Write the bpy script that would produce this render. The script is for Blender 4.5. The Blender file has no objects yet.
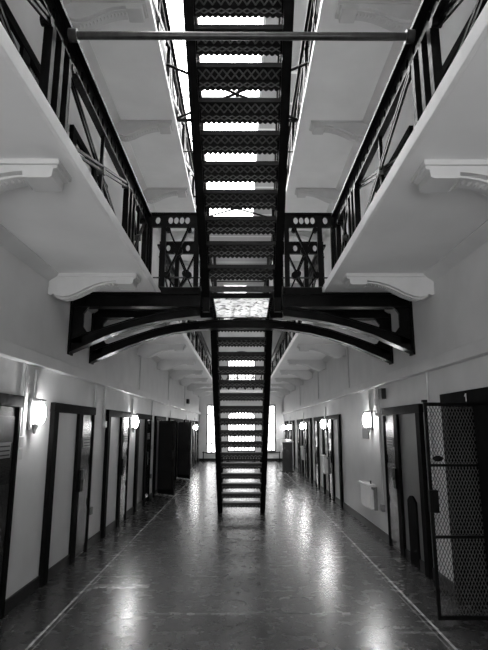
import bpy, math, random
from mathutils import Vector, Matrix
random.seed(7)
S = bpy.context.scene
COL = S.collection

# ------------------------------------------------------------------ mesh helpers
class MB:
    def __init__(s): s.v = []; s.f = []
    def add(s, vs, fs):
        n = len(s.v); s.v += [tuple(v) for v in vs]; s.f += [tuple(i + n for i in f) for f in fs]; return s
    def box(s, x0, x1, y0, y1, z0, z1):
        if x0 > x1: x0, x1 = x1, x0
        return s.add([(x0,y0,z0),(x1,y0,z0),(x1,y1,z0),(x0,y1,z0),(x0,y0,z1),(x1,y0,z1),(x1,y1,z1),(x0,y1,z1)],
                     [(3,2,1,0),(4,5,6,7),(0,1,5,4),(1,2,6,5),(2,3,7,6),(3,0,4,7)])
    def bar(s, p, q, w, h, up=(0,0,1)):
        p, q = Vector(p), Vector(q); d = (q - p).normalized(); u = Vector(up)
        if abs(d.dot(u)) > .98: u = Vector((1,0,0))
        a = d.cross(u).normalized(); b = a.cross(d).normalized()
        a *= w / 2; b *= h / 2
        vs = [p-a-b, p+a-b, p+a+b, p-a+b, q-a-b, q+a-b, q+a+b, q-a+b]
        return s.add(vs, [(0,1,2,3),(7,6,5,4),(4,5,1,0),(5,6,2,1),(6,7,3,2),(7,4,0,3)])
    def tube(s, p, q, r, n=10, r2=None):
        p, q = Vector(p), Vector(q); d = (q - p).normalized(); u = Vector((0,0,1))
        if abs(d.dot(u)) > .98: u = Vector((1,0,0))
        a = d.cross(u).normalized(); b = d.cross(a).normalized(); r2 = r if r2 is None else r2
        vs = []
        for c, rr in ((p, r), (q, r2)):
            for i in range(n):
                t = 2*math.pi*i/n; vs.append(c + a*rr*math.cos(t) + b*rr*math.sin(t))
        fs = [(i, (i+1)%n, n+(i+1)%n, n+i) for i in range(n)] + [tuple(range(n-1,-1,-1)), tuple(range(n, 2*n))]
        return s.add(vs, fs)
    def path(s, pts, r, n=8):
        for a, b in zip(pts[:-1], pts[1:]): s.tube(a, b, r, n)
        for a in pts[1:-1]: s.ball(a, r*1.02, n, 6)
        return s
    def ball(s, c, r, n=12, m=8, sc=(1,1,1)):
        vs = [(c[0], c[1], c[2]-r*sc[2])]
        for j in range(1, m):
            t = math.pi*j/m
            for i in range(n):
                p = 2*math.pi*i/n
                vs.append((c[0]+r*sc[0]*math.sin(t)*math.cos(p), c[1]+r*sc[1]*math.sin(t)*math.sin(p), c[2]-r*sc[2]*math.cos(t)))
        vs.append((c[0], c[1], c[2]+r*sc[2])); L = len(vs)-1
        fs = [(0, 1+(i+1)%n, 1+i) for i in range(n)]
        for j in range(m-2):
            o = 1+j*n
            fs += [(o+i, o+(i+1)%n, o+n+(i+1)%n, o+n+i) for i in range(n)]
        o = 1+(m-2)*n
        fs += [(o+i, o+(i+1)%n, L) for i in range(n)]
        return s.add(vs, fs)
    def prism(s, poly, axis, a0, a1):
        """poly: 2-D points; axis 'y' -> (x,z), 'x' -> (y,z), 'z' -> (x,y)"""
        def P(u, w, a): return {'y': (u, a, w), 'x': (a, u, w), 'z': (u, w, a)}[axis]
        n = len(poly)
        vs = [P(u, w, a0) for u, w in poly] + [P(u, w, a1) for u, w in poly]
        fs = [tuple(range(n)), tuple(range(2*n-1, n-1, -1))] + [(i, n+i, n+(i+1)%n, (i+1)%n) for i in range(n)]
        return s.add(vs, fs)
    def strip(s, top, bot, axis, a0, a1):
        """a band between two equally long 2-D polylines, extruded"""
        def P(u, w, a): return {'y': (u, a, w), 'x': (a, u, w), 'z': (u, w, a)}[axis]
        n = len(top); vs = []
        for a in (a0, a1):
            vs += [P(*t, a) for t in top] + [P(*t, a) for t in bot]
        fs = []
        for i in range(n-1):
            fs += [(i, i+1, n+i+1, n+i), (2*n+i, 3*n+i, 3*n+i+1, 2*n+i+1),
                   (i, 2*n+i, 2*n+i+1, i+1), (n+i, n+i+1, 3*n+i+1, 3*n+i)]
        fs += [(0, n, 3*n, 2*n), (n-1, 3*n-1, 4*n-1, 2*n-1)]
        return s.add(vs, fs)
    def holed(s, axis, u0, u1, w0, w1, a0, a1, holes):
        """plate spanning u0..u1 x w0..w1, with elliptical holes [(u,w,ru,rw)] sorted by u"""
        def P(u, w, a): return {'y': (u, a, w), 'x': (a, u, w)}[axis]
        if not holes:
            return s.strip([(u0,w1),(u1,w1)], [(u0,w0),(u1,w0)], axis, a0, a1)
        cu = []
        for i, h in enumerate(holes):
            l = max(u0, h[0]-h[2]*1.6) if i == 0 else max((holes[i-1][0]+h[0])/2, h[0]-h[2]*1.6)
            r = min(u1, h[0]+h[2]*1.6) if i == len(holes)-1 else min((holes[i+1][0]+h[0])/2, h[0]+h[2]*1.6)
            cu.append((l, r))
        e = u0
        for (l, r), h in zip(cu, holes):
            if l - e > 1e-4: s.strip([(e,w1),(l,w1)], [(e,w0),(l,w0)], axis, a0, a1)
            N = 16; outer = []; inner = []
            for k in range(N):
                t = 2*math.pi*(k+.5)/N - math.pi/4 - math.pi/N*0
                c, sn = math.cos(t), math.sin(t)
                inner.append((h[0]+h[2]*c, h[1]+h[3]*sn))
                m = max(abs(c), abs(sn)); c, sn = c/m, sn/m
                outer.append((h[0]+(c*(r-h[0]) if c > 0 else c*(h[0]-l)), h[1]+(sn*(w1-h[1]) if sn > 0 else sn*(h[1]-w0))))
            # snap the four corners
            for cx, cz in ((l,w0),(r,w0),(l,w1),(r,w1)):
                j = min(range(N), key=lambda q: (outer[q][0]-cx)**2+(outer[q][1]-cz)**2); outer[j] = (cx, cz)
            vs = [P(*o, a0) for o in outer]+[P(*o, a0) for o in inner]+[P(*o, a1) for o in outer]+[P(*o, a1) for o in inner]
            fs = []
            for k in range(N):
                q = (k+1) % N
                fs += [(k, q, N+q, N+k), (2*N+k, 3*N+k, 3*N+q, 2*N+q), (N+k, N+q, 3*N+q, 3*N+k), (k, 2*N+k, 2*N+q, q)]
            s.add(vs, fs); e = r
        if u1 - e > 1e-4: s.strip([(e,w1),(u1,w1)], [(e,w0),(u1,w0)], axis, a0, a1)
        return s
    def build(s, name, mat, parent=None, smooth=False, bevel=0):
        base = Vector((0,0,0))
        if parent is not None:
            o = parent
            while o is not None: base += o.location; o = o.parent
        me = bpy.data.meshes.new(name)
        if parent is None and s.v:            # a thing of one mesh gets its origin at its base
            xs, ys, zs = zip(*s.v)
            base = Vector(((min(xs)+max(xs))/2, (min(ys)+max(ys))/2, min(zs)))
        me.from_pydata([tuple(Vector(v)-base) for v in s.v], [], s.f)
        me.validate(); me.update()
        import bmesh
        bm = bmesh.new(); bm.from_mesh(me); bmesh.ops.recalc_face_normals(bm, faces=bm.faces); bm.to_mesh(me); bm.free()
        if smooth:
            for p in me.polygons: p.use_smooth = True
            try: me.set_sharp_from_angle(angle=math.radians(35))
            except Exception: pass
        o = bpy.data.objects.new(name, me); COL.objects.link(o)
        me.materials.append(mat)
        if parent is not None: o.parent = parent
        else: o.location = base
        if bevel:
            b = o.modifiers.new('bevel', 'BEVEL'); b.width = bevel; b.segments = 2; b.limit_method = 'ANGLE'
        return o

def thing(name, label, cat, loc, group=None, kind=None):
    o = bpy.data.objects.new(name, None); COL.objects.link(o); o.location = loc; o.empty_display_size = .1
    return tag(o, label, cat, group, kind)
def tag(o, label=None, cat=None, group=None, kind=None):
    if label: o['label'] = label
    if cat: o['category'] = cat
    if group: o['group'] = group
    if kind: o['kind'] = kind
    return o
def kids(o): return list(o.children)
def copy_tree(o, parent=None):
    c = o.copy(); COL.objects.link(c)
    if parent is not None: c.parent = parent
    for ch in kids(o): copy_tree(ch, c)
    return c

# ------------------------------------------------------------------ materials
def mat(name, g, rough, spec=.5, var=.0, scale=4., bump=0., metal=0., stretch=(1,1,1), coat=0., dirt=None):
    m = bpy.data.materials.new(name); m.use_nodes = True
    N, L = m.node_tree.nodes, m.node_tree.links
    b = N['Principled BSDF']
    b.inputs['Base Color'].default_value = (g, g, g, 1); b.inputs['Roughness'].default_value = rough
    b.inputs['Specular IOR Level'].default_value = spec; b.inputs['Metallic'].default_value = metal
    b.inputs['Coat Weight'].default_value = coat; b.inputs['Coat Roughness'].default_value = .12
    tc = N.new('ShaderNodeTexCoord'); mp = N.new('ShaderNodeMapping'); L.new(tc.outputs['Object'], mp.inputs[0]); mp.inputs['Scale'].default_value = stretch
    nz = N.new('ShaderNodeTexNoise'); nz.inputs['Scale'].default_value = scale; nz.inputs['Detail'].default_value = 5
    L.new(mp.outputs[0], nz.inputs[0])
    if var:
        r = N.new('ShaderNodeMapRange'); r.inputs[1].default_value = .3; r.inputs[2].default_value = .7
        r.inputs[3].default_value = g*(1-var); r.inputs[4].default_value = g*(1+var)
        L.new(nz.outputs[0], r.inputs[0]); L.new(r.outputs[0], b.inputs['Base Color'])
    if bump:
        bp = N.new('ShaderNodeBump'); bp.inputs['Strength'].default_value = bump; bp.inputs['Distance'].default_value = .01
        L.new(nz.outputs[0], bp.inputs['Height']); L.new(bp.outputs[0], b.inputs['Normal'])
    return m

M = {}
M['wall'] = mat('painted_plaster', .60, .42, .35, .07, 2.2, .25)
M['soffit'] = mat('whitewashed_soffit', .78, .7, .2, .05, 1.6, .15)
M['fascia'] = mat('whitewashed_edge', .78, .45, .4, .05, 9, .1)
M['corbel'] = mat('whitewashed_plaster', .56, .6, .25, .04, 6, .15)
M['iron'] = mat('black_painted_iron', .004, .33, .06, .35, 14, .35)
M['worn'] = mat('worn_black_iron', .035, .42, .3, .4, 30, .3)
M['tread'] = mat('dark_cast_iron', .012, .5, .25, .3, 22, .3)
M['lattice'] = mat('grey_iron_relief', .15, .5, .3, .3, 30, .2)  # relief bars in a paler grey than the treads
M['steel'] = mat('scuffed_steel_pipe', .02, .3, .35, .6, 18, .2, stretch=(1,.3,.3))
M['door'] = mat('dark_glossy_door_paint', .008, .2, .4, .3, 5, .05, stretch=(1,1,.15), coat=.1)
M['doorlight'] = mat('grey_glossy_door_paint', .035, .18, .7, .25, 5, .05, stretch=(1,1,.2), coat=.1)
M['frame'] = mat('dark_door_frame_paint', .005, .6, .02, .3, 8, .12)
M['panel'] = mat('pale_painted_panel', .60, .45, .3, .05, 3, .15)
M['greypanel'] = mat('mid_grey_painted_panel', .16, .45, .3, .08, 3, .15)
M['skirt'] = mat('dark_skirting_paint', .012, .4, .25, .2, 6, .1)
M['pipe'] = mat('painted_conduit', .5, .4, .4, .08, 10, .1)
M['box'] = mat('white_enamel', .72, .22, .5, .04, 6)
M['grey'] = mat('grey_plastic', .16, .4, .4, .1, 8)
M['board'] = None
M['concrete'] = mat('gallery_floor_concrete', .3, .6, .3, .15, 4, .2)

def floor_mat():
    m = bpy.data.materials.new('polished_tile_floor'); m.use_nodes = True
    N, L = m.node_tree.nodes, m.node_tree.links; b = N['Principled BSDF']
    g = N.new('ShaderNodeNewGeometry'); P = g.outputs['Position']
    br = N.new('ShaderNodeTexBrick'); br.inputs['Scale'].default_value = 1
    br.inputs['Brick Width'].default_value = .40; br.inputs['Row Height'].default_value = .20; br.inputs['Mortar Size'].default_value = .003
    br.inputs['Mortar Smooth'].default_value = .3
    br.inputs['Color1'].default_value = (.038,.038,.038,1); br.inputs['Color2'].default_value = (.046,.046,.046,1); br.inputs['Mortar'].default_value = (.030,.030,.030,1)
    L.new(P, br.inputs[0])
    nz = N.new('ShaderNodeTexNoise'); nz.inputs['Scale'].default_value = 2.3; nz.inputs['Detail'].default_value = 6; L.new(P, nz.inputs[0])
    mx = N.new('ShaderNodeMix'); mx.data_type = 'RGBA'; mx.blend_type = 'MULTIPLY'; mx.inputs[0].default_value = 1
    mr = N.new('ShaderNodeMapRange'); mr.inputs[1].default_value = .3; mr.inputs[2].default_value = .7; mr.inputs[3].default_value = .72; mr.inputs[4].default_value = 1.28
    L.new(nz.outputs[0], mr.inputs[0]); L.new(br.outputs[0], mx.inputs[6]); L.new(mr.outputs[0], mx.inputs[7])
    # painted guide lines at x = +-1.67, worn by noise, and short paint dashes
    sx = N.new('ShaderNodeSeparateXYZ'); L.new(P, sx.inputs[0])
    def mth(op, a, c=None):
        n = N.new('ShaderNodeMath'); n.operation = op
        for i, q in enumerate((a, c)):
            if q is None: continue
            if isinstance(q, (int, float)): n.inputs[i].default_value = q
            else: L.new(q, n.inputs[i])
        return n.outputs[0]
    ax = mth('ABSOLUTE', sx.outputs[0])
    ln = mth('LESS_THAN', mth('ABSOLUTE', mth('SUBTRACT', ax, 1.675)), .012)
    ln2 = mth('MULTIPLY', mth('LESS_THAN', mth('ABSOLUTE', mth('SUBTRACT', ax, 1.625)), .006), .45)
    lines = mth('MAXIMUM', ln, ln2)
    def rect(x0, x1, y0, y1, k):
        a = mth('LESS_THAN', mth('ABSOLUTE', mth('SUBTRACT', sx.outputs[0], (x0+x1)/2)), (x1-x0)/2)
        c = mth('LESS_THAN', mth('ABSOLUTE', mth('SUBTRACT', sx.outputs[1], (y0+y1)/2)), (y1-y0)/2)
        return mth('MULTIPLY', mth('MULTIPLY', a, c), k)
    for r in ((-1.60,-1.0,5.95,6.08,.5), (-1.0,1.2,5.15,5.19,.22), (-.6,-.3,6.6,6.63,.25), (.35,.75,5.6,5.63,.2), (1.3,1.75,4.7,4.74,.25)):
        lines = mth('MAXIMUM', lines, rect(*r))
    n2 = N.new('ShaderNodeTexNoise'); n2.inputs['Scale'].default_value = 9; n2.inputs['Detail'].default_value = 4; L.new(P, n2.inputs[0])
    w = N.new('ShaderNodeMapRange'); w.inputs[1].default_value = .22; w.inputs[2].default_value = .5; L.new(n2.outputs[0], w.inputs[0])
    fac = mth('MULTIPLY', lines, w.outputs[0])
    m2 = N.new('ShaderNodeMix'); m2.data_type = 'RGBA'; L.new(fac, m2.inputs[0]); L.new(mx.outputs[2], m2.inputs[6]); m2.inputs[7].default_value = (.42,.42,.42,1)
    L.new(m2.outputs[2], b.inputs['Base Color'])
    rr = N.new('ShaderNodeMapRange'); rr.inputs[1].default_value = .3; rr.inputs[2].default_value = .7; rr.inputs[3].default_value = .22; rr.inputs[4].default_value = .30
    L.new(n2.outputs[0], rr.inputs[0]); L.new(rr.outputs[0], b.inputs['Roughness'])
    b.inputs['Specular IOR Level'].default_value = .5
    add = mth('MULTIPLY', br.outputs[1], -.05)
    n3 = N.new('ShaderNodeTexNoise'); n3.inputs['Scale'].default_value = 7; L.new(P, n3.inputs[0])
    bp = N.new('ShaderNodeBump'); bp.inputs['Strength'].default_value = .045; bp.inputs['Distance'].default_value = .006
    L.new(mth('ADD', add, mth('MULTIPLY', n3.outputs[0], .16)), bp.inputs['Height']); L.new(bp.outputs[0], b.inputs['Normal'])
    return m
M['floor'] = floor_mat()

def board_mat():
    m = bpy.data.materials.new('roof_lining_boards'); m.use_nodes = True
    N, L = m.node_tree.nodes, m.node_tree.links; b = N['Principled BSDF']
    g = N.new('ShaderNodeNewGeometry'); sx = N.new('ShaderNodeSeparateXYZ'); L.new(g.outputs['Position'], sx.inputs[0])
    a = N.new('ShaderNodeMath'); a.operation = 'MODULO'; L.new(sx.outputs[1], a.inputs[0]); a.inputs[1].default_value = 1.19
    c = N.new('ShaderNodeMath'); c.operation = 'LESS_THAN'; L.new(a.outputs[0], c.inputs[0]); c.inputs[1].default_value = .09
    mx = N.new('ShaderNodeMix'); mx.data_type = 'RGBA'; L.new(c.outputs[0], mx.inputs[0])
    mx.inputs[6].default_value = (.26,.26,.26,1); mx.inputs[7].default_value = (.55,.55,.55,1)
    L.new(mx.outputs[2], b.inputs['Base Color']); b.inputs['Roughness'].default_value = .6
    return m
M['board'] = board_mat()

def glass_mat(name, tr, gl=.06):
    m = bpy.data.materials.new(name); m.use_nodes = True
    N, L = m.node_tree.nodes, m.node_tree.links
    N.remove(N['Principled BSDF'])
    t = N.new('ShaderNodeBsdfTransparent'); t.inputs[0].default_value = (tr,tr,tr,1)
    g = N.new('ShaderNodeBsdfGlossy'); g.inputs['Roughness'].default_value = .05
    mx = N.new('ShaderNodeMixShader'); mx.inputs[0].default_value = gl
    L.new(t.outputs[0], mx.inputs[1]); L.new(g.outputs[0], mx.inputs[2]); L.new(mx.outputs[0], N['Material Output'].inputs[0])
    return m
M['glass'] = glass_mat('window_glass', .95)
M['fillglass'] = glass_mat('fill_window_glass', .85)  # pane of the added fill window
M['tintedglass'] = glass_mat('tinted_window_glass', .6)  # end wall panes, greyer than the skylight glass

def deck_glass():
    m = bpy.data.materials.new('cast_glass_paving'); m.use_nodes = True
    N, L = m.node_tree.nodes, m.node_tree.links
    N.remove(N['Principled BSDF'])
    g = N.new('ShaderNodeNewGeometry')
    v = N.new('ShaderNodeTexNoise'); v.inputs['Scale'].default_value = 10; v.inputs['Detail'].default_value = 4; v.inputs['Distortion'].default_value = 1.2; L.new(g.outputs['Position'], v.inputs[0])
    r = N.new('ShaderNodeValToRGB'); r.color_ramp.elements[0].position = .33; r.color_ramp.elements[0].color = (.07,.07,.07,1); r.color_ramp.elements[1].position = .50; r.color_ramp.elements[1].color = (.95,.95,.95,1)
    L.new(v.outputs[0], r.inputs[0])
    t = N.new('ShaderNodeBsdfTranslucent'); L.new(r.outputs[0], t.inputs[0])
    gl = N.new('ShaderNodeBsdfGlossy'); gl.inputs['Roughness'].default_value = .25
    mx = N.new('ShaderNodeMixShader'); mx.inputs[0].default_value = .05
    L.new(t.outputs[0], mx.inputs[1]); L.new(gl.outputs[0], mx.inputs[2]); L.new(mx.outputs[0], N['Material Output'].inputs[0])
    return m
M['deckglass'] = deck_glass()

def emit(name, k):
    m = bpy.data.materials.new(name); m.use_nodes = True
    N, L = m.node_tree.nodes, m.node_tree.links
    N.remove(N['Principled BSDF']); e = N.new('ShaderNodeEmission'); e.inputs[1].default_value = k
    L.new(e.outputs[0], N['Material Output'].inputs[0]); return m
LAMP = 42.0
M['lamp'] = emit('glowing_lamp_glass', LAMP)

# ------------------------------------------------------------------ dimensions
W = 2.2            # wall faces at x = +-W
Y0, Y1 = -3.0, 27.0
G1, T1 = 3.42, 3.515    # lower gallery soffit and top
G2, T2 = 6.88, 6.97
GEDGE = {(-1,'lower'):1.10, (1,'lower'):1.065, (-1,'upper'):1.14, (1,'upper'):1.0}   # gallery edges
ROOF = 10.0
def struct(o, label, cat): return tag(o, label, cat, kind='structure')

# ------------------------------------------------------------------ shell
struct(MB().box(-W-.3, W+.3, Y0-.3, Y1+.3, -.2, 0).build('floor', M['floor']), 'dark polished tile floor of the cell block with painted guide lines', 'floor')
for sd, nm in ((-1,'left'),(1,'right')):
    wm = MB()
    if sd < 0: wm.box(sd*W, sd*(W+.3), Y0-.3, Y1+.3, 0, ROOF)
    else:      # the nearest right doorway is a real opening
        wm.box(W, W+.3, Y0-.3, 4.87, 0, ROOF).box(W, W+.3, 5.40, Y1+.3, 0, ROOF).box(W, W+.3, 4.87, 5.40, 1.94, ROOF)
    struct(wm.build('wall_'+nm, M['wall']), f'pale painted {nm} wall of the cell block with cell doors', 'wall')
    struct(MB().box(sd*(W-.10), sd*W, Y0, Y1, 2.33, 2.455).build('trim_'+nm, M['wall'], bevel=.006), f'pale horizontal ledge running along the {nm} wall above the cell doors', 'trim')
FO = [(-1.8,1.8,.3,2.9)]  # unseen opening, added so daylight from behind fills the soffits and corbels
fw = MB()
fw.box(-W,-1.8,Y0-.3,Y0,0,ROOF).box(1.8,W,Y0-.3,Y0,0,ROOF)
for a, b in zip([0]+[o[3] for o in FO], [o[2] for o in FO]+[ROOF]): fw.box(-1.8,1.8,Y0-.3,Y0,a,b)
struct(fw.build('wall_front', M['wall']), 'pale wall behind the viewer closing the cell block, with an added fill window', 'wall')
for k, (x0, x1, z0, z1) in enumerate(FO):
    w = thing(f'window_{k+7}', 'wide low fill window added in the wall behind the viewer', 'window', (0, Y0-.15, z0), kind='structure')
    f = MB()
    for i in range(6): x = x0+.03+(x1-x0-.06)*i/5; f.box(x-.03, x+.03, Y0-.2, Y0-.1, z0, z1)
    for i in range(4): z = z0+.03+(z1-z0-.06)*i/3; f.box(x0, x1, Y0-.19, Y0-.11, z-.03, z+.03)
    f.build('window_frame', M['wall'], w)
    MB().box(x0, x1, Y0-.153, Y0-.147, z0, z1).build('window_pane', M['fillglass'], w)
# end wall with window openings
wb = MB()
OP = [(-1.82,-1.28,.35,2.85), (-.72,.72,.45,2.55), (1.30,1.78,.45,2.85), (-.75,.75,3.75,5.7), (-1.0,.3,7.3,9.4)]
xs = sorted({-W, W} | {o[0] for o in OP} | {o[1] for o in OP}); zs = sorted({0, ROOF} | {o[2] for o in OP} | {o[3] for o in OP})
for i in range(len(xs)-1):
    for j in range(len(zs)-1):
        cx, cz = (xs[i]+xs[i+1])/2, (zs[j]+zs[j+1])/2
        if not any(o[0] < cx < o[1] and o[2] < cz < o[3] for o in OP):
            wb.box(xs[i], xs[i+1], Y1, Y1+.3, zs[j], zs[j+1])
struct(wb.build('wall_back', M['wall']), 'far end wall of the cell block pierced by bright tall windows', 'wall')
WL = ['tall bright window at the left of the far end wall', 'wide arched bright window low behind the lower staircase', 'tall bright window at the right of the far end wall',
      'upper arched window of the far end wall seen through the staircase', 'topmost window of the far end wall under the roof']
for k, (x0, x1, z0, z1) in enumerate(OP):
    w = thing(f'window_{k+1}', WL[k], 'window', ((x0+x1)/2, Y1+.15, z0), kind='structure')
    f = MB()
    f.box(x0, x0+.05, Y1+.1, Y1+.2, z0, z1).box(x1-.05, x1, Y1+.1, Y1+.2, z0, z1).box(x0+.05, x1-.05, Y1+.1, Y1+.2, z0, z0+.06).box(x0+.05, x1-.05, Y1+.1, Y1+.2, z1-.06, z1)
    nx = {0:1, 1:7, 2:1, 3:7, 4:2}[k]
    for i in range(nx):
        x = x0+(x1-x0)*(i+1)/(nx+1); f.box(x-.02, x+.02, Y1+.12, Y1+.18, z0+.06, z1-.06)
    nz = {0:4, 1:2, 2:4, 3:3, 4:2}[k]
    for i in range(nz):
        z = z0+(z1-z0)*(i+1)/(nz+1); f.box(x0+.05, x1-.05, Y1+.13, Y1+.17, z-.018, z+.018)
    f.build('window_frame', M['frame'] if k != 4 else M['wall'], w)
    MB().box(x0+.05, x1-.05, Y1+.147, Y1+.153, z0+.06, z1-.06).build('window_pane', M['tintedglass'], w)
    MB().box(x0-.05, x1+.05, Y1-.06, Y1+.1, z0-.06, z0).build('window_sill', M['wall'], w)
    if k in (1, 3):     # arched head filling the upper corners
        sp = MB(); c = (x0+x1)/2; hw = (x1-x0)/2; n = 14; rise = .42
        top = [(x0+(x1-x0)*i/n, z1) for i in range(n+1)]; bot = [(x0+(x1-x0)*i/n, z1-rise*(1-math.sqrt(max(0, 1-((2*i/n-1)*.98)**2)))-.01) for i in range(n+1)]
        sp.strip(top, bot, 'y', Y1+.005, Y1+.12).build('arched_head', M['wall'], w)
# roof: glazed strip and boarded strips
struct(MB().box(.5, W+.3, Y0-.3, Y1+.3, ROOF, ROOF+.15).build('ceiling', M['board']), 'boarded roof lining with pale joints right of the skylight', 'ceiling')
struct(MB().box(-W-.3, -1.75, Y0-.3, Y1+.3, ROOF, ROOF+.15).build('ceiling_left', M['board']), 'boarded roof lining left of the skylight', 'ceiling')
sk = thing('window_6', 'long bright skylight in the roof above the staircases', 'skylight', (-.6, 9, ROOF), kind='structure')
MB().box(-1.75, .5, Y0-.3, 20.5, ROOF+.06, ROOF+.07).build('window_pane', M['glass'], sk)
f = MB()
for y in [Y0+2.1*i for i in range(12)]: f.box(-1.75, .5, y-.02, y+.02, ROOF+.0, ROOF+.06)
f.box(-1.75,-1.70,Y0,20.5,ROOF,ROOF+.12).box(.45,.5,Y0,20.5,ROOF,ROOF+.12)
f.build('glazing_bars', M['pipe'], sk)
struct(MB().box(-1.75, .5, 20.5, Y1+.3, ROOF, ROOF+.15).build('ceiling_far', M['board']), 'boarded roof lining beyond the far end of the skylight', 'ceiling')

# ------------------------------------------------------------------ galleries with corbels
def corbel(sd, yc, ztop):
    m = MB(); X = lambda d: sd*(W-.004-d)
    prof = [(0,-.235),(.03,-.25),(.06,-.235),(.09,-.255),(.15,-.27),(.22,-.262),(.32,-.225),(.42,-.17),(.52,-.125),(.62,-.095),(.70,-.082),(.76,-.078),(.765,-.118),(.80,-.122),(.93,-.122),(.955,-.112),(.96,-.06),(.985,-.055),(.99,-.03)]
    hw = .11
    m.strip([(X(d), ztop) for d, z in prof], [(X(d), ztop+z) for d, z in prof], 'y', yc-hw, yc+hw)
    # raised ribbed band along the underside
    mid = [(d, z) for d, z in prof if .05 < d < .77]
    m.strip([(X(d), ztop+z+.004) for d, z in mid], [(X(d), ztop+z-.016) for d, z in mid], 'y', yc-hw*.55, yc+hw*.55)
    for i in range(14):
        d = .18+.56*i/13
        z = next(a[1]+(b[1]-a[1])*(d-a[0])/(b[0]-a[0]) for a, b in zip(prof[:-1], prof[1:]) if a[0] <= d <= b[0])
        m.ball((X(d), yc, ztop+z-.016), .013, 8, 5, (1,2.6,.9))
    m.box(X(.02), X(1.0), yc-hw-.02, yc+hw+.02, ztop-.035, ztop)
    return m
CY = [3.19+2.53*i for i in range(-2, 10)]
for sd, nm in ((-1,'left'),(1,'right')):
    for lev, G, T, c0 in (('lower', G1, T1, 0), ('upper', G2, T2, -.2)):
        g = thing('gallery', f'{lev} {nm} gallery, pale cantilevered walkway on plaster corbels along the {nm} wall', 'gallery', (sd*1.65, 12, G), 'galleries along the walls')
        GE = GEDGE[(sd, lev)]
        MB().box(sd*(GE+.03), sd*(W-.003), Y0+.003, Y1-.003, G, T).build('slab', M['soffit'], g)
        MB().box(sd*GE, sd*(GE+.03), Y0+.003, Y1-.003, G-.006, T).build('fascia', M['fascia'], g, bevel=.006)
        # cove between soffit and wall
        MB().strip([(sd*(W-.003), G), (sd*(W-.12), G)], [(sd*(W-.003), G-.09), (sd*(W-.12), G-.012)], 'y', Y0+.003, Y1-.003).build('cove', M['wall'], g)
        for y in CY:
            if Y0+.2 < y+c0 < Y1-.2: corbel(sd, y+c0, G).build('corbel', M['corbel'], g, smooth=True)

# ------------------------------------------------------------------ iron railings
def x_bay(m_brace, m_boss, X, ya, yb, zb, zt):
    yc, zc = (ya+yb)/2, (zb+zt)/2
    for o, (p, q) in zip((.018, -.018), (((X,ya+.06,zb+.05),(X,yb-.06,zt-.02)), ((X,ya+.06,zt-.02),(X,yb-.06,zb+.05)))):
        for e in (-.022, .022):
            m_brace.bar((p[0]+o, p[1], p[2]+e), (q[0]+o, q[1], q[2]+e), .018, .022)
    m_boss.tube((X-.034,yc,zc),(X+.034,yc,zc), .042, 14)
    for y, z in ((ya+.08,zb+.05),(yb-.08,zb+.05),(ya+.08,zt-.03),(yb-.08,zt-.03)):
        m_brace.tube((X-.035,y,z),(X+.035,y,z), .032, 12)

def railing(sd, ya, yb, nodes, T, label, group):
    GE = GEDGE[(sd, 'lower' if T == T1 else 'upper')]
    X = sd*(1.245 if T == T1 else GE+.045); T = T+.0015
    r = thing('gallery_railing', label, 'railing', (X, (ya+yb)/2, T), group)
    zt0, zt1 = T+.755, T+.92
    tr = MB(); hs = []
    for a, b in zip(nodes[:-1], nodes[1:]):
        n = max(2, int((b-a)/.16))
        hs += [(a+(b-a)*(i+1)/(n+1), (zt0+zt1)/2+.0, .028, .04) for i in range(n)]
    hs = [h for h in hs if ya+.06 < h[0] < yb-.06][:100]
    tr.holed('x', ya, yb, zt0, zt1, X-.012, X+.012, hs)
    tr.box(X-.055, X+.055, ya, yb, zt1, zt1+.03)
    tr.box(X-.03, X+.03, ya, yb, zt0-.012, zt0)
    tr.build('top_rail', M['iron'], r)
    MB().tube((X, ya, T+.12), (X, yb, T+.12), .012, 8).build('bottom_rail', M['steel'], r)
    for y in nodes:
        for dy in (-.16, .0, .16) if len(nodes) < 6 and y > .5 and y < 6 else (-.08, .08):
            if ya <= y+dy <= yb:
                MB().box(X-.03, X+.03, y+dy-.028, y+dy+.028, T, zt0).box(X-.04, X+.04, y+dy-.04, y+dy+.04, T, T+.03).build('post', M['iron'], r)
    for a, b in zip(nodes[:-1], nodes[1:]):
        br, bo = MB(), MB()
        x_bay(br, bo, X, a+.14, b-.14, T+.06, zt0)
        br.build('cross_brace', M['iron'], r); bo.build('boss', M['worn'], r, smooth=True)
        yc = (a+b)/2
        MB().bar((X,yc,T),(X,yc,zt0), .03, .03).build('centre_rod', M['iron'], r)
    return r
NN = [-1.3, .85, 3.04, 5.30]
for sd, nm in ((-1,'left'),(1,'right')):
    railing(sd, -1.38, 6.36, NN+[6.28], T1, f'black iron lattice railing on the lower {nm} gallery, on the near side of the footbridge', 'black iron gallery railings')
    railing(sd, 7.48, 26.9, [7.56+2.14*i for i in range(10)], T1, f'black iron lattice railing on the lower {nm} gallery, beyond the footbridge', 'black iron gallery railings')
    railing(sd, -1.38, 26.9, [-1.3+2.16*i for i in range(14)], T2, f'black iron railing high along the edge of the upper {nm} gallery', 'black iron gallery railings')
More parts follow.
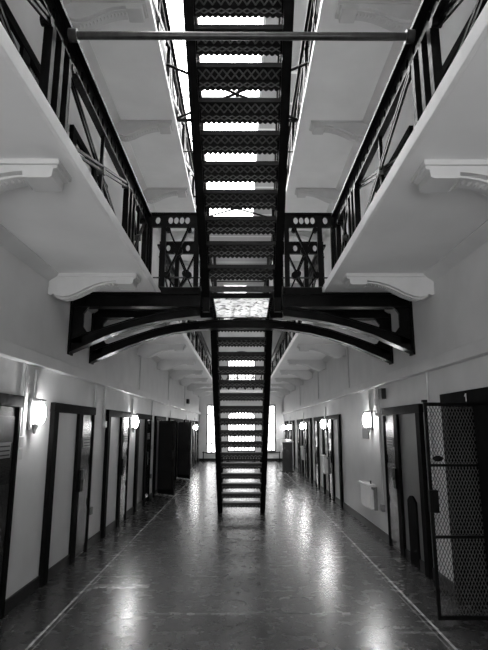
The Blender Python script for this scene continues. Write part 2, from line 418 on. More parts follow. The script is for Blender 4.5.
# cross gallery along the far end wall
eg = thing('gallery', 'pale cross gallery along the far end wall, half hidden behind the lower staircase', 'gallery', (0, 26.3, G1), 'galleries along the walls')
MB().box(-1.09, 1.055, 25.6, Y1-.003, G1, T1).build('slab', M['soffit'], eg)
MB().box(-1.09, 1.055, 25.57, 25.6, G1-.006, T1).build('fascia', M['fascia'], eg)
er = thing('gallery_railing', 'black iron lattice railing on the cross gallery at the far end', 'railing', (0, 25.7, T1), 'black iron gallery railings')
MB().holed('y', -1.09, 1.055, T1+.755, T1+.92, 25.69, 25.71, [(-1.0+.1*i, T1+.837, .028, .04) for i in range(21)]).build('top_rail', M['iron'], er)
for i in range(6):
    x = -1.06+.415*i; MB().box(x-.025, x+.025, 25.675, 25.725, T1+.0015, T1+.755).build('post', M['iron'], er)
    if i < 5:
        b = MB(); b.bar((x+.02,25.69,T1+.05),(x+.395,25.69,T1+.68),.03,.05,(0,1,0)).bar((x+.02,25.71,T1+.68),(x+.395,25.71,T1+.05),.03,.05,(0,1,0))
        b.tube((x+.207,25.66,T1+.365),(x+.207,25.74,T1+.365),.07,14).build('cross_brace', M['iron'], er)
# tie bar between the two galleries
tb = MB().tube((-1.187, 3.06, 4.345), (1.187, 3.06, 4.345), .027, 14)
for e, q in ((-1.187, -1.13), (1.187, 1.13)): tb.tube((e, 3.06, 4.345), (q, 3.06, 4.345), .045, 14)
tag(tb.build('tie_bar', M['steel'], smooth=True), 'black steel bar spanning between the left and right gallery rails overhead', 'bar')

# cross bracing between the upper galleries
def xbrace(ya, yb, label):
    m = thing('cross_bracing', label, 'bracing', (0, (ya+yb)/2, G2), 'tie rods between the upper galleries')
    z = G2+.06; GL, GR = -1.115, .975
    for o, (p, q) in zip((0, .03), (((GL,ya,z),(GR,yb,z)), ((GR,ya,z),(GL,yb,z)))):
        MB().tube((p[0],p[1],z+o), (q[0],q[1],z+o), .022, 10).build('rod', M['iron'], m, smooth=True)
    MB().tube(((GL+GR)/2,(ya+yb)/2,z-.03),((GL+GR)/2,(ya+yb)/2,z+.05), .03, 12).build('hub', M['iron'], m, smooth=True)
    MB().box(GL, GR, yb-.03, yb+.03, z-.025, z+.005).build('tie', M['iron'], m)
xbrace(6.62, 8.0, 'pair of crossed iron rods between the upper galleries behind the upper staircase, nearest of three')
xbrace(11.0, 12.4, 'pair of crossed iron rods between the upper galleries, middle one of three')
xbrace(16.6, 18.0, 'pair of crossed iron rods between the upper galleries, farthest of three')
tag(MB().tube((-1.139, 9.05, G2+.06), (.999, 9.05, G2+.06), .014, 8).build('tie_rod', M['iron']), 'single thin iron rod between the upper galleries beyond the nearest crossed rods', 'rod')

# ------------------------------------------------------------------ footbridge
BZ = 3.50
fb = thing('footbridge', 'black iron footbridge on arched girders joining the two lower galleries', 'bridge', (0, 6.9, 2.65))
YA, YB = 6.40, 7.45
# iron side decks and glazed middle panel
dk = MB()
for sd in (-1, 1):
    dk.box(sd*.56, sd*1.055, YA+.06, YB-.06, BZ-.05, BZ)
    for i in range(6):
        for j in range(8):
            x, y = sd*(.62+.07*i), YA+.14+.115*j
            dk.ball((x, y, BZ-.05), .026, 8, 5, (1,1,.5))
for x in (-.48, .48): dk.box(x-.09, x+.09, YA+.06, YB-.06, BZ-.06, BZ)
dk.box(-.56, .56, YA+.02, YA+.06, BZ-.07, BZ).box(-.56, .56, YB-.06, YB, BZ-.09, BZ)
dk.build('deck', M['worn'], fb, smooth=True)
def dl(x0, x1, u0, u1, t0, t1, m):      # pieces of the sloping glazed panel: u along the slope 0..1, t above its plane
    ya, yb, za, zb = YA+.05, YB-.10, 3.355, 3.285
    P = lambda u, t: (ya+(yb-ya)*u, za+(zb-za)*u+t)
    c = [P(u0,t0), P(u1,t0), P(u1,t1), P(u0,t1)]
    m.prism(c, 'x', x0, x1); return m
dl(-.37, .37, 0, 1, 0, .014, MB()).build('deck_light', M['deckglass'], fb)
fr = MB()
for x in (-.385, .385): dl(x-.02, x+.02, 0, 1, -.015, .05, fr)
dl(-.40, .40, -.04, 0, -.012, .05, fr); dl(-.40, .40, 1, 1.04, -.012, .05, fr)
for x in (-.12, .12): dl(x-.006, x+.006, 0, 1, .014, .05, fr)
for i in range(10):
    y = YA+.1+.088*i
    for x in (-.385, .385): fr.ball((x, y, 3.34-.0076*i), .016, 8, 5)
fr.build('deck_light_frame', M['iron'], fb)
# girders: front one stops at the stair opening, back one runs through as a flat arch
def girder(y0, y1, front):
    for sd in (-1, 1):
        g = MB()
        if front:
            g.box(sd*.535, sd*(W-.026), y0, y1, 3.24, 3.40)
            g.box(sd*.535, sd*(W-.026), y0-.03, y1+.05, 3.385, 3.411).box(sd*.535, sd*(W-.026), y0-.03, y1+.05, 3.22, 3.245)
            g.box(sd*.535, sd*1.05, y0, y1, 3.40, BZ-.02)
            g.build('girder', M['iron'], fb)
        else:
            g.box(sd*.42, sd*(W-.026), y0, y1, 3.30, 3.40)
            g.box(sd*.42, sd*(W-.026), y0-.05, y1+.05, 3.385, 3.411).box(sd*.42, sd*(W-.026), y0-.05, y1+.05, 3.27, 3.30)
            g.box(0, sd*1.05, y0, y1, 3.40, BZ-.055)
            g.build('girder', M['iron'], fb)
        # bracket: wall leg and curved arm
        b = MB()
        zt = 3.24 if front else 3.28
        if front:
            lo = [(2.174,2.64),(1.95,2.74),(1.68,2.865),(1.38,2.965),(1.1,3.03),(.85,3.07),(.62,3.10),(.535,3.11)]
            up = [(2.174,2.80),(1.95,2.885),(1.68,2.975),(1.38,3.065),(1.1,3.135),(.85,3.18),(.62,3.21),(.535,3.215)]
        else:
            lo = [(2.174,2.63),(1.95,2.735),(1.65,2.865),(1.3,2.985),(1.0,3.06),(.7,3.105),(.35,3.13),(0,3.14)]
            up = [(2.174,2.79),(1.95,2.875),(1.65,2.985),(1.3,3.10),(1.0,3.17),(.7,3.215),(.35,3.245),(0,3.255)]
        b.strip([(sd*a, z) for a, z in up], [(sd*a, z) for a, z in lo], 'y', y0+.02, y1-.02)
        # flange along the curved lower edge
        b.strip([(sd*a, z+.012) for a, z in lo], [(sd*a, z-.012) for a, z in lo], 'y', y0-.04, y1+.04)
        b.strip([(sd*a, z+.01) for a, z in up], [(sd*a, z-.006) for a, z in up], 'y', y0-.01, y1+.01)
        b.box(sd*2.04, sd*2.175, y0+.02, y1-.02, 2.75, zt)
        b.prism([(sd*2.04, zt), (sd*1.95, zt), (sd*1.99, zt-.03), (sd*2.04, zt-.10)], 'y', y0+.02, y1-.02)
        b.prism([(sd*2.04, 2.83), (sd*1.93, 2.89), (sd*1.99, 2.90), (sd*2.04, 2.97)], 'y', y0+.02, y1-.02)
        b.build('arch_bracket', M['iron'], fb)
        # wall plate and a thin tie inside the opening
        MB().box(sd*2.174, sd*2.1985, y0-.04, y1+.04, 2.60, 3.405).build('wall_plate', M['iron'], fb)
    if not front:
        MB().box(-.62, .62, y0-.035, y1+.035, 3.118, 3.135).build('arch_flange', M['steel'], fb)
girder(6.42, 6.50, True)
girder(7.36, 7.44, False)
for x in (-.9, -.7, .7, .9): MB().box(x-.025, x+.025, 6.5, 7.36, 3.36, 3.46).build('deck_joist', M['iron'], fb)
# bridge railings: holed plate, posts, X lattice, bosses
def bridge_rail(y, zt0, zt1, holes, posts, xs, label):
    r = bpy.data.objects.new('bridge_railing', None); COL.objects.link(r); r.parent = fb; r.location = Vector((0, y, BZ))-fb.location
    for sd in (-1, 1):
        hs = sorted([(sd*h, (zt0+zt1)/2, .032, .05) for h in holes])
        a, b = sorted((sd*.535, sd*1.25))
        m = MB().holed('y', a, b, zt0, zt1, y-.012, y+.012, hs)
        m.box(a, b, y-.03, y+.03, zt1, zt1+.02).box(a, b, y-.025, y+.025, zt0-.012, zt0)
        m.build('top_rail', M['iron'], r)
        MB().tube((a, y, BZ+.12), (b, y, BZ+.12), .011, 8).build('bottom_rail', M['steel'], r)
        for p in posts:
            MB().box(sd*p-.032, sd*p+.032, y-.024, y+.024, (BZ if p < 1.05 else T1+.002), zt0).build('post', M['iron'], r)
        for xa, xb in xs:
            br = MB()
            for o, (p, q) in zip((.012, -.012), ((xa, xb), (xb, xa))):
                br.bar((sd*p, y+o, zt0-.01), (sd*q, y+o, BZ+.14), .022, .062, (0,1,0))
                br.bar((sd*q, y+o, BZ+.14), (sd*(q+(q-p)*-.35), y+o, BZ), .022, .05, (0,1,0))
            xc, zc = sd*(xa+xb)/2, (zt0+BZ+.14)/2
            MB().tube((xc, y-.035, zc), (xc, y+.035, zc), .06, 16).build('boss', M['iron'], r, smooth=True)
            for x in (xa, xb):
                MB().tube((sd*x, y-.03, BZ+.15), (sd*x, y+.03, BZ+.15), .048, 14).build('boss', M['iron'], r, smooth=True)
                br.tube((sd*x, y-.03, zt0-.05), (sd*x, y+.03, zt0-.05), .035, 14)
            br.build('cross_brace', M['iron'], r)
bridge_rail(6.44, 4.33, 4.50, [1.12,.95,.875,.80,.725], [1.22,1.04,.60], [(.98,.70)], '')
bridge_rail(7.42, 4.30, 4.46, [1.12,.82], [1.22,.98,.60], [(.98,.70)], '')

# ------------------------------------------------------------------ staircases
def staircase(name, label, y0, z0, rise, going, n, wid, k0, newel_z, lean=0):
    """line of tread backs: y = y0 - going*k, z = z0 + rise*k"""
    st = thing(name, label, 'staircase', (0, y0, z0), 'iron staircases')
    hw = wid/2; fl = .095
    def pt(k): return (y0-going*k, z0+rise*k)
    ks = k0; ke = n+.6
    sl = math.atan2(rise, going)
    for sd in (-1, 1):
        a, b = pt(ks), pt(ke)
        dz_up, dz_dn = .12/math.cos(sl), .16/math.cos(sl)
        m = MB()
        for x0, x1, u, d in ((hw-.018, hw, dz_up, dz_dn),):
            m.strip([(a[0], a[1]+u), (b[0], b[1]+u)], [(a[0], max(a[1]-d, z0-.32 if k0 > 0 else 0)), (b[0], b[1]-d)], 'x', sd*x0, sd*x1)
        # flanges
        def fz(off, t):
            m.strip([(a[0], a[1]+off+t), (b[0], b[1]+off+t)], [(a[0], a[1]+off), (b[0], b[1]+off)], 'x', sd*(hw-fl), sd*hw)
        if k0 > 0: fz(-dz_dn, .025); fz(dz_up-.025, .025)
        else:
            a2 = pt(1.15)
            m.strip([(a2[0], a2[1]-dz_dn+.025), (b[0], b[1]-dz_dn+.025)], [(a2[0], a2[1]-dz_dn), (b[0], b[1]-dz_dn)], 'x', sd*(hw-fl), sd*hw)
            fz(dz_up-.025, .025)
        m.build('stringer', M['iron'], st)
        # handrail on balusters
        h = MB(); hx = sd*(hw-.05)
        h.tube((hx, a[0], a[1]+1.0), (hx, b[0], b[1]+1.0), .025, 10)
        h.build('handrail', M['steel'], st, smooth=True)
        for k in range(1, n+1):
            y, z = pt(k); y += going*.5
            MB().tube((hx, y, z+.05), (hx, y, z+.9), .011, 8).build('baluster', M['iron'], st)
        MB().box(hx-.045, hx+.045, y0-.06, y0-.022, newel_z[0], newel_z[1]).ball((hx, y0-.03, newel_z[1]+.04), .05, 12, 8).build('newel', M['iron'], st)
    iw = hw-.018
    for k in range(1, n+1):
        y, z = pt(k); yn = y+going+.03        # nosing
        m = MB()
        m.box(-iw, iw, y, yn, z-.018, z)
        m.box(-iw, iw, y, y+.02, z-.05, z-.018)          # back lip
        m.box(-iw, iw, yn-.025, yn, z-.035, z-.018)
        # hanging fringe with scalloped lower edge
        ni = 15; w = 2*(iw-.075); fh = rise*.36
        top, bot = [], []
        for i in range(ni*6+1):
            x = -w/2+w*i/(ni*6); ph = (i % 6)/6
            top.append((x, z-.03)); bot.append((x, z-.03-fh-.022*math.sin(math.pi*ph)))
        m.strip(top, bot, 'y', yn-.020, yn-.008)
        for sd in (-1, 1): m.box(sd*(iw-.08), sd*iw, yn-.022, yn-.006, z-.03-fh*.8, z-.02)
        t = m.build('tread', M['tread'], st)
        # raised lattice under the tread and on the fringe
        g = MB(); nx = 10
        for i in range(nx):
            xa, xb = -w/2+w*i/nx, -w/2+w*(i+1)/nx
            za, zb = z-.042, z-.03-fh*.82
            for o, (p, q) in zip((0, .003), (((xa,za),(xb,zb)), ((xb,za),(xa,zb)))):
                g.bar((p[0], yn-.024-o, p[1]), (q[0], yn-.024-o, q[1]), .008, .014, (0,1,0))
            ya_, yb_ = yn-.05, y+.07
            for o, (p, q) in zip((0, .003), (((xa,ya_),(xb,yb_)), ((xb,ya_),(xa,yb_)))):
                g.bar((p[0], p[1], z-.022-o), (q[0], q[1], z-.022-o), .014, .008)
        g.build('tread_lattice', M['lattice'], t)
    if lean:
        import mathutils
        for o in st.children_recursive:
            for v in o.data.vertices: v.co.x -= lean*(v.co.z)
    return st
staircase('staircase', 'lower black iron staircase standing on the tile floor in the middle of the corridor', 10.95, 0, .206, .203, 16, .95, 0, (0, 1.05))
staircase('staircase', 'upper black iron staircase climbing overhead from the footbridge toward the skylight', 6.44, BZ, .222, .244, 17, 1.02, .25, (3.15, 4.55), lean=.015)

# ------------------------------------------------------------------ cell doors
NUM = [0]
def cell_door(sd, y0, z0, label, panel='panel', leaf='doorlight', lock=True, plate=True, open_leaf=None, shield=False, no_panel=False, hz=1.98):
    """frame from y0 to y0+1.68 on side sd; left doors: jamb, panel, mullion, leaf from near to far"""
    NUM[0] += 1
    d = thing(f'door_{NUM[0]}', label, 'door', (sd*W, y0+.84, z0), kind='structure')
    X = lambda t: sd*(W-t)
    y1 = y0+1.68
    MB().box(X(0), X(.055), y0, y1+.02, z0+hz-.11, z0+hz).build('head_beam', M['frame'], d, bevel=.006)
    MB().box(X(0), X(.055), y0+.01, y0+.16, z0, z0+hz-.11).build('door_jamb', M['frame'], d, bevel=.006)
    MB().box(X(0), X(.045), y1-.05, y1, z0, z0+hz-.11).build('door_jamb', M['frame'], d, bevel=.006)
    ma, mb = (y0+.95, y0+1.12)
    MB().box(X(0), X(.05), ma, mb, z0, z0+hz-.11).build('mullion', M['frame'], d, bevel=.006)
    MB().box(X(0), X(.012), y0+.16, ma, z0+.12, z0+hz-.11).build('side_panel', M[panel], d)
    MB().box(X(0), X(.03), y0+.16, ma, z0, z0+.12).build('panel_skirting', M['skirt'], d)
    if open_leaf is None:
        lf = MB(); la, lb = mb, y1-.05
        lf.box(X(0), X(.022), la, lb, z0+.02, z0+hz-.11)
        for a, b in ((z0+.12, z0+.62), (z0+.72, z0+1.18), (z0+1.30, z0+hz-.2)):
            lf.box(X(.022), X(.030), la+.05, lb-.05, a, b)
        o = lf.build('door_leaf', M[leaf], d, bevel=.004)
        if lock:
            MB().box(X(.02), X(.075), la-.05, la+.07, z0+.86, z0+1.14).build('lock_box', M['iron'], o, bevel=.005)
            MB().tube((X(.075), la+.01, z0+1.0), (X(.10), la+.01, z0+1.0), .018, 10).build('keyhole', M['steel'], o)
        if plate:
            p = MB().box(X(.03), X(.036), la+.10, lb-.10, z0+1.42, z0+1.56)
            p.build('name_plate', M['grey'], o)
            hh = MB()
            for i in range(3): hh.box(X(.036), X(.041), la+.13, lb-.13, z0+1.44+.04*i, z0+1.452+.04*i)
            hh.build('vent_slots', M['iron'], o)
    else:
        hy, tipx, tipy, top = open_leaf
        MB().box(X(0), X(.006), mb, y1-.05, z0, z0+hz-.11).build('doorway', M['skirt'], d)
        p, q = Vector((X(.02), hy, 0)), Vector((tipx, tipy, 0)); dr = (q-p).normalized(); nr = Vector((-dr.y, dr.x, 0))
        lf = MB()
        c = (p+q)/2; L = (q-p).length
        def slab(u0, u1, zz0, zz1, t0, t1):
            vs = []
            for zz in (zz0, zz1):
                for u, t in ((u0,t0),(u1,t0),(u1,t1),(u0,t1)):
                    w = p+dr*u+nr*t; vs.append((w.x, w.y, zz))
            lf.add(vs, [(3,2,1,0),(4,5,6,7),(0,1,5,4),(1,2,6,5),(2,3,7,6),(3,0,4,7)])
        slab(0, L, z0+.03, z0+top, -.022, .022)
        for a, b in ((.12,.6),(.7,1.15),(1.25,top-.1)):
            slab(.07, L-.07, z0+a, z0+b, -.03, -.022); slab(.07, L-.07, z0+a, z0+b, .022, .03)
        o = lf.build('door_leaf', M['door'], d, bevel=.004)
        for zz in (.3, 1.0, 1.6): MB().tube((p.x, p.y, z0+zz), (p.x, p.y, z0+zz+.12), .022, 10).build('hinge', M['steel'], o)
        lk = MB(); w = p+dr*(L-.06)
        lk.box(w.x-.04, w.x+.04, w.y-.06, w.y+.06, z0+.9, z0+1.12).build('lock_box', M['iron'], o)
    if shield:
        n = 10; ya, yb, h = y0+.40, y0+.72, .84
        prof = [(ya, z0), (yb, z0)] + [(yb-(yb-ya)*(i/n), z0+h-.07*(1-math.sin(math.pi*i/n))) for i in range(n+1)]
        MB().prism(prof, 'x', X(.0125), X(.038)).build('kick_plate', M['frame'], d)
    return d
LN = 'left wall'
cell_door(-1, 3.40, 0, 'dark cell door at the left photo edge, nearest on the left wall', panel='panel', leaf='door', hz=2.0)
cell_door(-1, 5.95, 0, 'framed cell door with pale side panel just past the first left lamp')
cell_door(-1, 8.40, 0, 'framed cell door with pale side panel, just before the second left lamp')
cell_door(-1, 10.82, 0, 'dark cell door just past the second left lamp', panel='greypanel', leaf='door')
cell_door(-1, 13.10, 0, 'dark cell door of the left wall standing open into the corridor, nearer of two', open_leaf=(13.82, -1.68, 13.25, 1.86))
cell_door(-1, 15.60, 0, 'cell door on the left wall hidden behind the nearer open leaf', leaf='door', plate=False)
cell_door(-1, 17.35, 0, 'dark cell door of the left wall standing open into the corridor, farther of two', open_leaf=(18.05, -1.70, 17.40, 1.86))
cell_door(-1, 19.7, 0, 'framed cell door beyond the farther open leaf on the left wall', plate=False)
cell_door(-1, 22.2, 0, 'farthest framed cell door but one on the left wall', leaf='door', plate=False)
cell_door(-1, 24.6, 0, 'farthest framed cell door on the left wall', plate=False)
NUM[0] += 1
nd = thing(f'door_{NUM[0]}', 'dark cell doorway numbered 1 behind the mesh gate at the right photo edge', 'door', (W, 4.7, 0), kind='structure')
hb = MB().box(W-.055, W-.0005, 3.90, 5.56, 1.90, 2.045).build('head_beam', M['frame'], nd, bevel=.006)
MB().box(W-.055, W-.0005, 5.40, 5.55, 0, 1.90).build('door_jamb', M['frame'], nd, bevel=.006)
MB().box(W-.055, W-.0005, 3.91, 4.06, 0, 1.90).build('door_jamb', M['frame'], nd, bevel=.006)
MB().box(W-.012, W-.0005, 4.06, 4.87, 0, 1.90).build('side_panel', M['frame'], nd)
MB().box(W-.054, W+.3, 5.385, 5.3995, 0, 1.899).build('door_lining', M['frame'], nd)
MB().box(W, W+.3, 4.8705, 4.882, 0, 1.925).build('door_lining', M['frame'], nd)
MB().box(W, W+.3, 4.883, 5.384, 1.90, 1.9395).build('door_lining', M['frame'], nd)
lf = MB().box(W+.26, W+.3, 4.882, 5.385, 0, 1.925)
for a, b in ((.12,.62),(.72,1.18),(1.3,1.8)): lf.box(W+.25, W+.26, 4.95, 5.32, a, b)
lf.build('door_leaf', M['door'], nd)
n1 = MB().box(W-.059, W-.055, 4.894, 4.908, 1.94, 2.015).prism([(4.908,2.015),(4.908,1.998),(4.930,1.985),(4.930,1.995)], 'x', W-.059, W-.055)
n1.build('door_number', M['pipe'], nd)
cell_door(1, 6.24, 0, 'framed cell door with grey panel and dark rounded kick plate left of the mesh gate', panel='greypanel', shield=True)
cell_door(1, 11.45, 0, 'framed cell door on the right wall just past the larger white wall box', lock=True)
cell_door(1, 13.75, 0, 'framed cell door just past the second right lamp')
cell_door(1, 16.2, 0, 'dark cell door on the right wall after the second white wall box', panel='greypanel', leaf='door', plate=False)
cell_door(1, 18.5, 0, 'dark cell door on the right wall before the lectern stand', panel='greypanel', leaf='door', plate=False)
cell_door(1, 21.5, 0, 'cell door on the right wall behind the lectern stand', leaf='door', plate=False)
cell_door(1, 24.2, 0, 'farthest cell door on the right wall', leaf='door', plate=False)
# doors of the upper tier, seen through the railings
for sd, nm in ((-1,'left'),(1,'right')):
    for i, y in enumerate((1.0, 3.45, 5.9)):
        cell_door(sd, y, T1, f'dark cell door on the {nm} gallery tier seen through the railing, ' + ('nearest','middle','farthest')[i] + ' of three', leaf='door', plate=False)
# skirting between the door frames
def skirting(nm, sd, spans):
    m = MB()
    for a, b in spans: m.box(sd*(W-.022), sd*W, a, b, 0, .12)
    struct(m.build('baseboard_'+nm, M['skirt']), f'dark skirting along the foot of the {nm} wall', 'baseboard')
def gaps(ds, e0, e1):
    out = []; a = e0
    for d in ds: out.append((a, d)); a = d+1.70
    out.append((a, e1)); return [g for g in out if g[1] > g[0]+.02]
skirting('left', -1, gaps([3.40,5.95,8.40,10.82,13.10,15.60,17.35,19.7,22.2,24.6], Y0, Y1))
skirting('right', 1, gaps([3.87,6.24,11.45,13.75,16.2,18.5,21.5,24.2], Y0, Y1))
struct(MB().box(-W+.03, W-.03, Y1-.02, Y1, 0, .12).build('baseboard_back', M['skirt']), 'dark skirting along the foot of the far end wall', 'baseboard')

# ------------------------------------------------------------------ mesh gate
YG = 4.915; gx0, gx1 = 1.735, 2.33
mg = thing('mesh_gate', 'black wire mesh gate standing open into the corridor at the right edge', 'gate', (1.95, YG, .05))
f = MB()
f.box(gx0, gx0+.03, YG-.015, YG+.015, .03, 1.93).box(gx1-.03, gx1, YG-.015, YG+.015, .03, 1.93)
f.box(gx0+.03, gx1-.03, YG-.015, YG+.015, .03, .065).box(gx0+.03, gx1-.03, YG-.015, YG+.015, 1.895, 1.93)
f.build('gate_frame', M['iron'], mg, bevel=.003)
for z in (.72, 1.35):
    MB().box(gx0+.03, gx1-.03, YG-.012, YG+.012, z-.012, z+.012).build('cross_rail', M['iron'], mg)
def wire_mesh(x0, x1, z0, z1, y, px, pz, r):
    m = MB(); u = (z1-z0)/pz; w = (x1-x0)/px
    # diagonal families u = x/px +- z/pz
    for fam in (1, -1):
        lo = 0 if fam == 1 else -int(u)-1
        hi = int(w+u)+1 if fam == 1 else int(w)+1
        for c in range(lo, hi+1):
            # line: xx + fam*zz = c with xx in 0..w, zz in 0..u  (in pitch units)
            pts = []
            for zz in (0, u):
                xx = c-fam*zz
                if 0 <= xx <= w: pts.append((xx, zz))
            for xx in (0, w):
                zz = (c-xx)*fam
                if 0 < zz < u: pts.append((xx, zz))
            if len(pts) >= 2:
                a, b = pts[0], pts[-1]
                if abs(a[0]-b[0]) > .05:
                    m.bar((x0+a[0]*px, y+fam*.002, z0+a[1]*pz), (x0+b[0]*px, y+fam*.002, z0+b[1]*pz), .004, .007, (0,1,0))
    return m
M['mesh'] = mat('dark_wire_mesh', .03, .35, .5, .3, 20)
for a, b in ((.065,.708),(.732,1.338),(1.362,1.895)):
    wire_mesh(gx0+.03, gx1-.03, a, b, YG, .030, .066, .004).build('mesh_panel', M['mesh'], mg)
MB().box(gx0-.005, gx0+.075, YG-.03, YG+.03, .93, 1.13).build('lock_box', M['iron'], mg, bevel=.004)
lo = MB()
lo.ball((gx0+.10, YG-.01, 1.41), .05, 12, 8, (1,.3,.55)); lo.build('pull_plate', M['iron'], mg, smooth=True)
MB().box(gx0-.01, gx0+.035, YG-.02, YG+.02, 1.93, 1.955).build('top_latch', M['iron'], mg)
for z in (.3, 1.75): MB().tube((gx1+.012, YG-.015, z), (gx1+.012, YG-.015, z+.14), .016, 10).box(gx1-.06, gx1+.045, YG-.032, YG-.0155, z+.02, z+.12).build('hinge', M['steel'], mg)

# ------------------------------------------------------------------ lamps
def lamp_proto(sd):
    l = thing('wall_lamp', '', 'lamp', (sd*W, 0, 1.86))
    X = lambda t: sd*(W-t)
    h = MB(); h.box(X(0), X(.035), -.085, .085, 1.70, 2.02)
    h.strip([(X(.03),2.03),(X(.13),2.01)], [(X(.03),1.99),(X(.13),1.99)], 'y', -.06, .06)
    h.tube((X(.05),0,1.70),(X(.05),0,1.76),.02,10,.045).tube((X(.05),0,1.66),(X(.05),0,1.70),.012,8,.02)
    h.build('lamp_housing', M['grey'], l, bevel=.004)
    MB().ball((X(.095), 0, 1.865), .058, 20, 14, (1,.9,1.95)).build('lamp_glass', M['lamp'], l, smooth=True)
    c = MB().tube((X(.02), 0, 2.03), (X(.02), 0, 2.315), .012, 8)
    c.build('lamp_conduit', M['pipe'], l, smooth=True)
    return l
pl, pr = lamp_proto(-1), lamp_proto(1)
LL = [(5.42,'glowing wall lamp nearest on the left wall'), (10.35,'glowing wall lamp second along the left wall'),
      (16.0,'wall lamp on the left wall behind the nearer open door leaf'), (20.6,'wall lamp on the left wall just beyond the farther open door leaf'), (24.3,'glowing wall lamp farthest along the left wall')]
LR = [(8.75,'glowing wall lamp nearest on the right wall above the small dark notice'), (13.45,'glowing wall lamp second along the right wall'),
      (18.15,'glowing wall lamp third along the right wall'), (23.3,'glowing wall lamp fourth along the right wall'), (26.1,'glowing wall lamp farthest along the right wall')]
for proto, lst in ((pl, LL), (pr, LR)):
    for i, (y, lb) in enumerate(lst):
        o = proto if i == 0 else copy_tree(proto)
        o.location.y = y; o.location.z = 1.875-.008*y; o['label'] = lb; o['group'] = 'wall lamps in the corridor'

# ------------------------------------------------------------------ conduits and small wall fittings
def conduit(sd, y, za, zb, r, label, boxes=()):
    off = r
    t = thing('conduit', label, 'conduit', (sd*(W-off), y, min(za, zb)), 'conduits on the walls')
    MB().tube((sd*(W-off), y, za), (sd*(W-off), y, zb), r, 10).build('pipe', M['pipe'], t, smooth=True)
    for z in boxes: MB().box(sd*W, sd*(W-.055), y-.045, y+.045, z-.05, z+.05).build('junction_box', M['grey'] if z < 1 else M['pipe'], t, bevel=.006)
    return t
conduit(-1, 5.115, 1.42, 2.33, .016, 'pale conduit dropping beside the nearest left door, ending in a small box', (1.56, 1.44))
conduit(-1, 5.20, 1.55, 2.33, .012, 'thin pale conduit just left of the nearest left lamp')
conduit(-1, 7.72, .52, 2.33, .013, 'pale conduit right of the first framed left door with a dark socket', (.52,))
conduit(-1, 8.25, 1.72, 2.33, .012, 'short pale conduit before the second framed left door', (1.74,))
conduit(-1, 12.65, .55, 2.33, .012, 'pale conduit with dark sockets before the nearer open door leaf', (.55, 1.22))
conduit(1, 8.22, .48, 2.33, .014, 'pale conduit beside the nearest right lamp ending in a socket low down', (.48, 1.98))
conduit(1, 8.36, 1.9, 2.33, .014, 'short pale conduit with stacked junction boxes by the right door', (1.92, 2.1))
conduit(1, 6.02, 0.2, 2.33, .014, 'pale conduit between the mesh gate and the kick plate door')
for i, (y, lab) in enumerate(((11.0,'nearest of the thin upright pipes above the left ledge'), (15.4,'middle of the thin upright pipes above the left ledge'), (19.8,'farthest of the thin upright pipes above the left ledge'))):
    conduit(-1, y, 2.458, 3.318, .012, lab)
for i, (y, lab) in enumerate(((10.4,'nearest of the thin upright pipes above the right ledge'), (14.6,'middle of the thin upright pipes above the right ledge'), (19.2,'farthest of the thin upright pipes above the right ledge'))):
    conduit(1, y, 2.458, 3.318, .012, lab)
def fitting(name, label, cat, sd, y0, y1, z0, z1, d, m): return tag(MB().box(sd*W, sd*(W-d), y0, y1, z0, z1).build(name, M[m], bevel=.006), label, cat)
fitting('notice', 'small dark framed notice under the nearest right lamp', 'notice', 1, 8.95, 9.4, 1.50, 1.68, .02, 'skirt')
fitting('alarm_box', 'small dark box under the right ledge above the kick plate door', 'box', 1, 7.80, 7.98, 2.12, 2.28, .07, 'skirt')
fitting('speaker_box', 'small dark box high on the left wall near the far end', 'box', -1, 20.6, 20.9, 2.62, 2.80, .10, 'skirt')
fitting('alarm_box', 'dark box on the left wall by the far left window', 'box', -1, 25.2, 25.5, 1.55, 1.95, .10, 'skirt')
def wall_box(y0, y1, z0, z1, d, label):
    t = thing('drinking_fountain', label, 'drinking fountain', (W, (y0+y1)/2, z0), 'white boxes on the right wall')
    MB().box(W-d, W, y0, y1, z0, z1-.05).build('body', M['box'], t, bevel=.012)
    MB().box(W-d-.03, W, y0-.02, y1+.02, z1-.05, z1).build('basin_top', M['box'], t, bevel=.012)
    MB().tube((W-d*.6, y0+.06, z1), (W-d*.6, y0+.06, z1+.05), .014, 10).build('tap', M['steel'], t)
    MB().box(W-.05, W, y0-.10, y0-.06, z0, z1-.04).box(W-.07, W-.03, y0-.16, y0, z1-.08, z1-.04).build('bracket', M['grey'], t)
wall_box(8.72, 9.35, .38, .78, .10, 'white wall box with a pale top low on the right wall under the nearest lamp')
wall_box(13.15, 13.6, .55, 1.0, .13, 'white wall box under the second lamp on the right wall')
wall_box(17.9, 18.25, .60, 1.05, .13, 'small white wall box under the third lamp on the right wall')
# dark stand near the far end
ls = thing('lectern', 'dark tall stand with a pale slanted top by the far right wall', 'stand', (1.78, 20.6, 0))
MB().box(1.60, 1.98, 20.4, 20.8, .04, 1.12).build('cabinet', M['door'], ls, bevel=.01)
MB().box(1.56, 2.02, 20.36, 20.84, 0, .04).build('plinth', M['skirt'], ls)
MB().prism([(20.34,1.12),(20.86,1.16),(20.86,1.22),(20.34,1.15)], 'x', 1.55, 2.03).build('slanted_top', M['box'], ls)
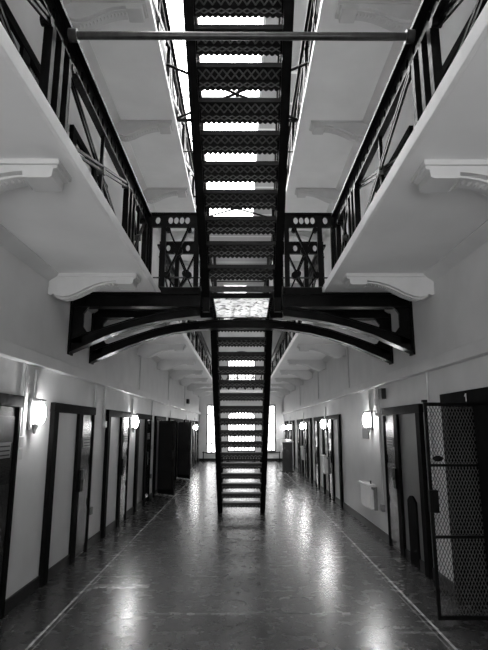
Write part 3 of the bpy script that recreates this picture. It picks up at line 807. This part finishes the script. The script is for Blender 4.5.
# rope barrier across the far end
rb = thing('barrier', 'low dark barrier rail across the far end of the corridor', 'barrier', (0, 26.2, 0))
for x in (-1.9, -.65, .65, 1.9): MB().tube((x, 26.2, 0), (x, 26.2, .5), .025, 10).tube((x,26.2,0),(x,26.2,.03),.12,14).build('post', M['iron'], rb)
MB().tube((-1.95, 26.2, .45), (1.95, 26.2, .45), .022, 10).build('rail', M['iron'], rb)

# ------------------------------------------------------------------ light
w = bpy.data.worlds.new('overcast_sky'); S.world = w; w.use_nodes = True
bg = w.node_tree.nodes['Background']; bg.inputs[0].default_value = (1,1,1,1); bg.inputs[1].default_value = 5.2
def portal(nm, loc, rot, sx, sy):
    l = bpy.data.lights.new(nm, 'AREA'); l.shape = 'RECTANGLE'; l.size = sx; l.size_y = sy; l.cycles.is_portal = True
    o = bpy.data.objects.new(nm, l); COL.objects.link(o); o.location = loc; o.rotation_euler = rot
portal('skylight_portal', (-.625, 8.6, ROOF+.2), (0,0,0), 2.3, 24)
for k, (x0, x1, z0, z1) in enumerate(OP):
    portal('window_portal', ((x0+x1)/2, Y1+.32, (z0+z1)/2), (-math.pi/2,0,0), x1-x0, z1-z0)
for k, (x0, x1, z0, z1) in enumerate(FO):
    portal('window_portal', ((x0+x1)/2, Y0-.32, (z0+z1)/2), (math.pi/2,0,0), x1-x0, z1-z0)  # portal of the added fill window
S.cycles.use_denoising = True
S.cycles.max_bounces = 14; S.cycles.diffuse_bounces = 7; S.cycles.glossy_bounces = 4; S.cycles.transparent_max_bounces = 12
S.cycles.sample_clamp_indirect = 8

# ------------------------------------------------------------------ camera
cam = bpy.data.cameras.new('camera'); co = bpy.data.objects.new('camera', cam); COL.objects.link(co)
cam.sensor_fit = 'VERTICAL'; cam.sensor_height = 36; cam.lens = 36*510/650; cam.clip_start = .05
co.location = (0, 0, 1.7); co.rotation_euler = (math.radians(90)+math.atan(.2), 0, -math.atan(2.5/510))
S.camera = co
S.view_settings.view_transform = 'Standard'; S.view_settings.look = 'None'; S.view_settings.gamma = 1; S.view_settings.exposure = 1.5
S.view_settings.use_curve_mapping = False
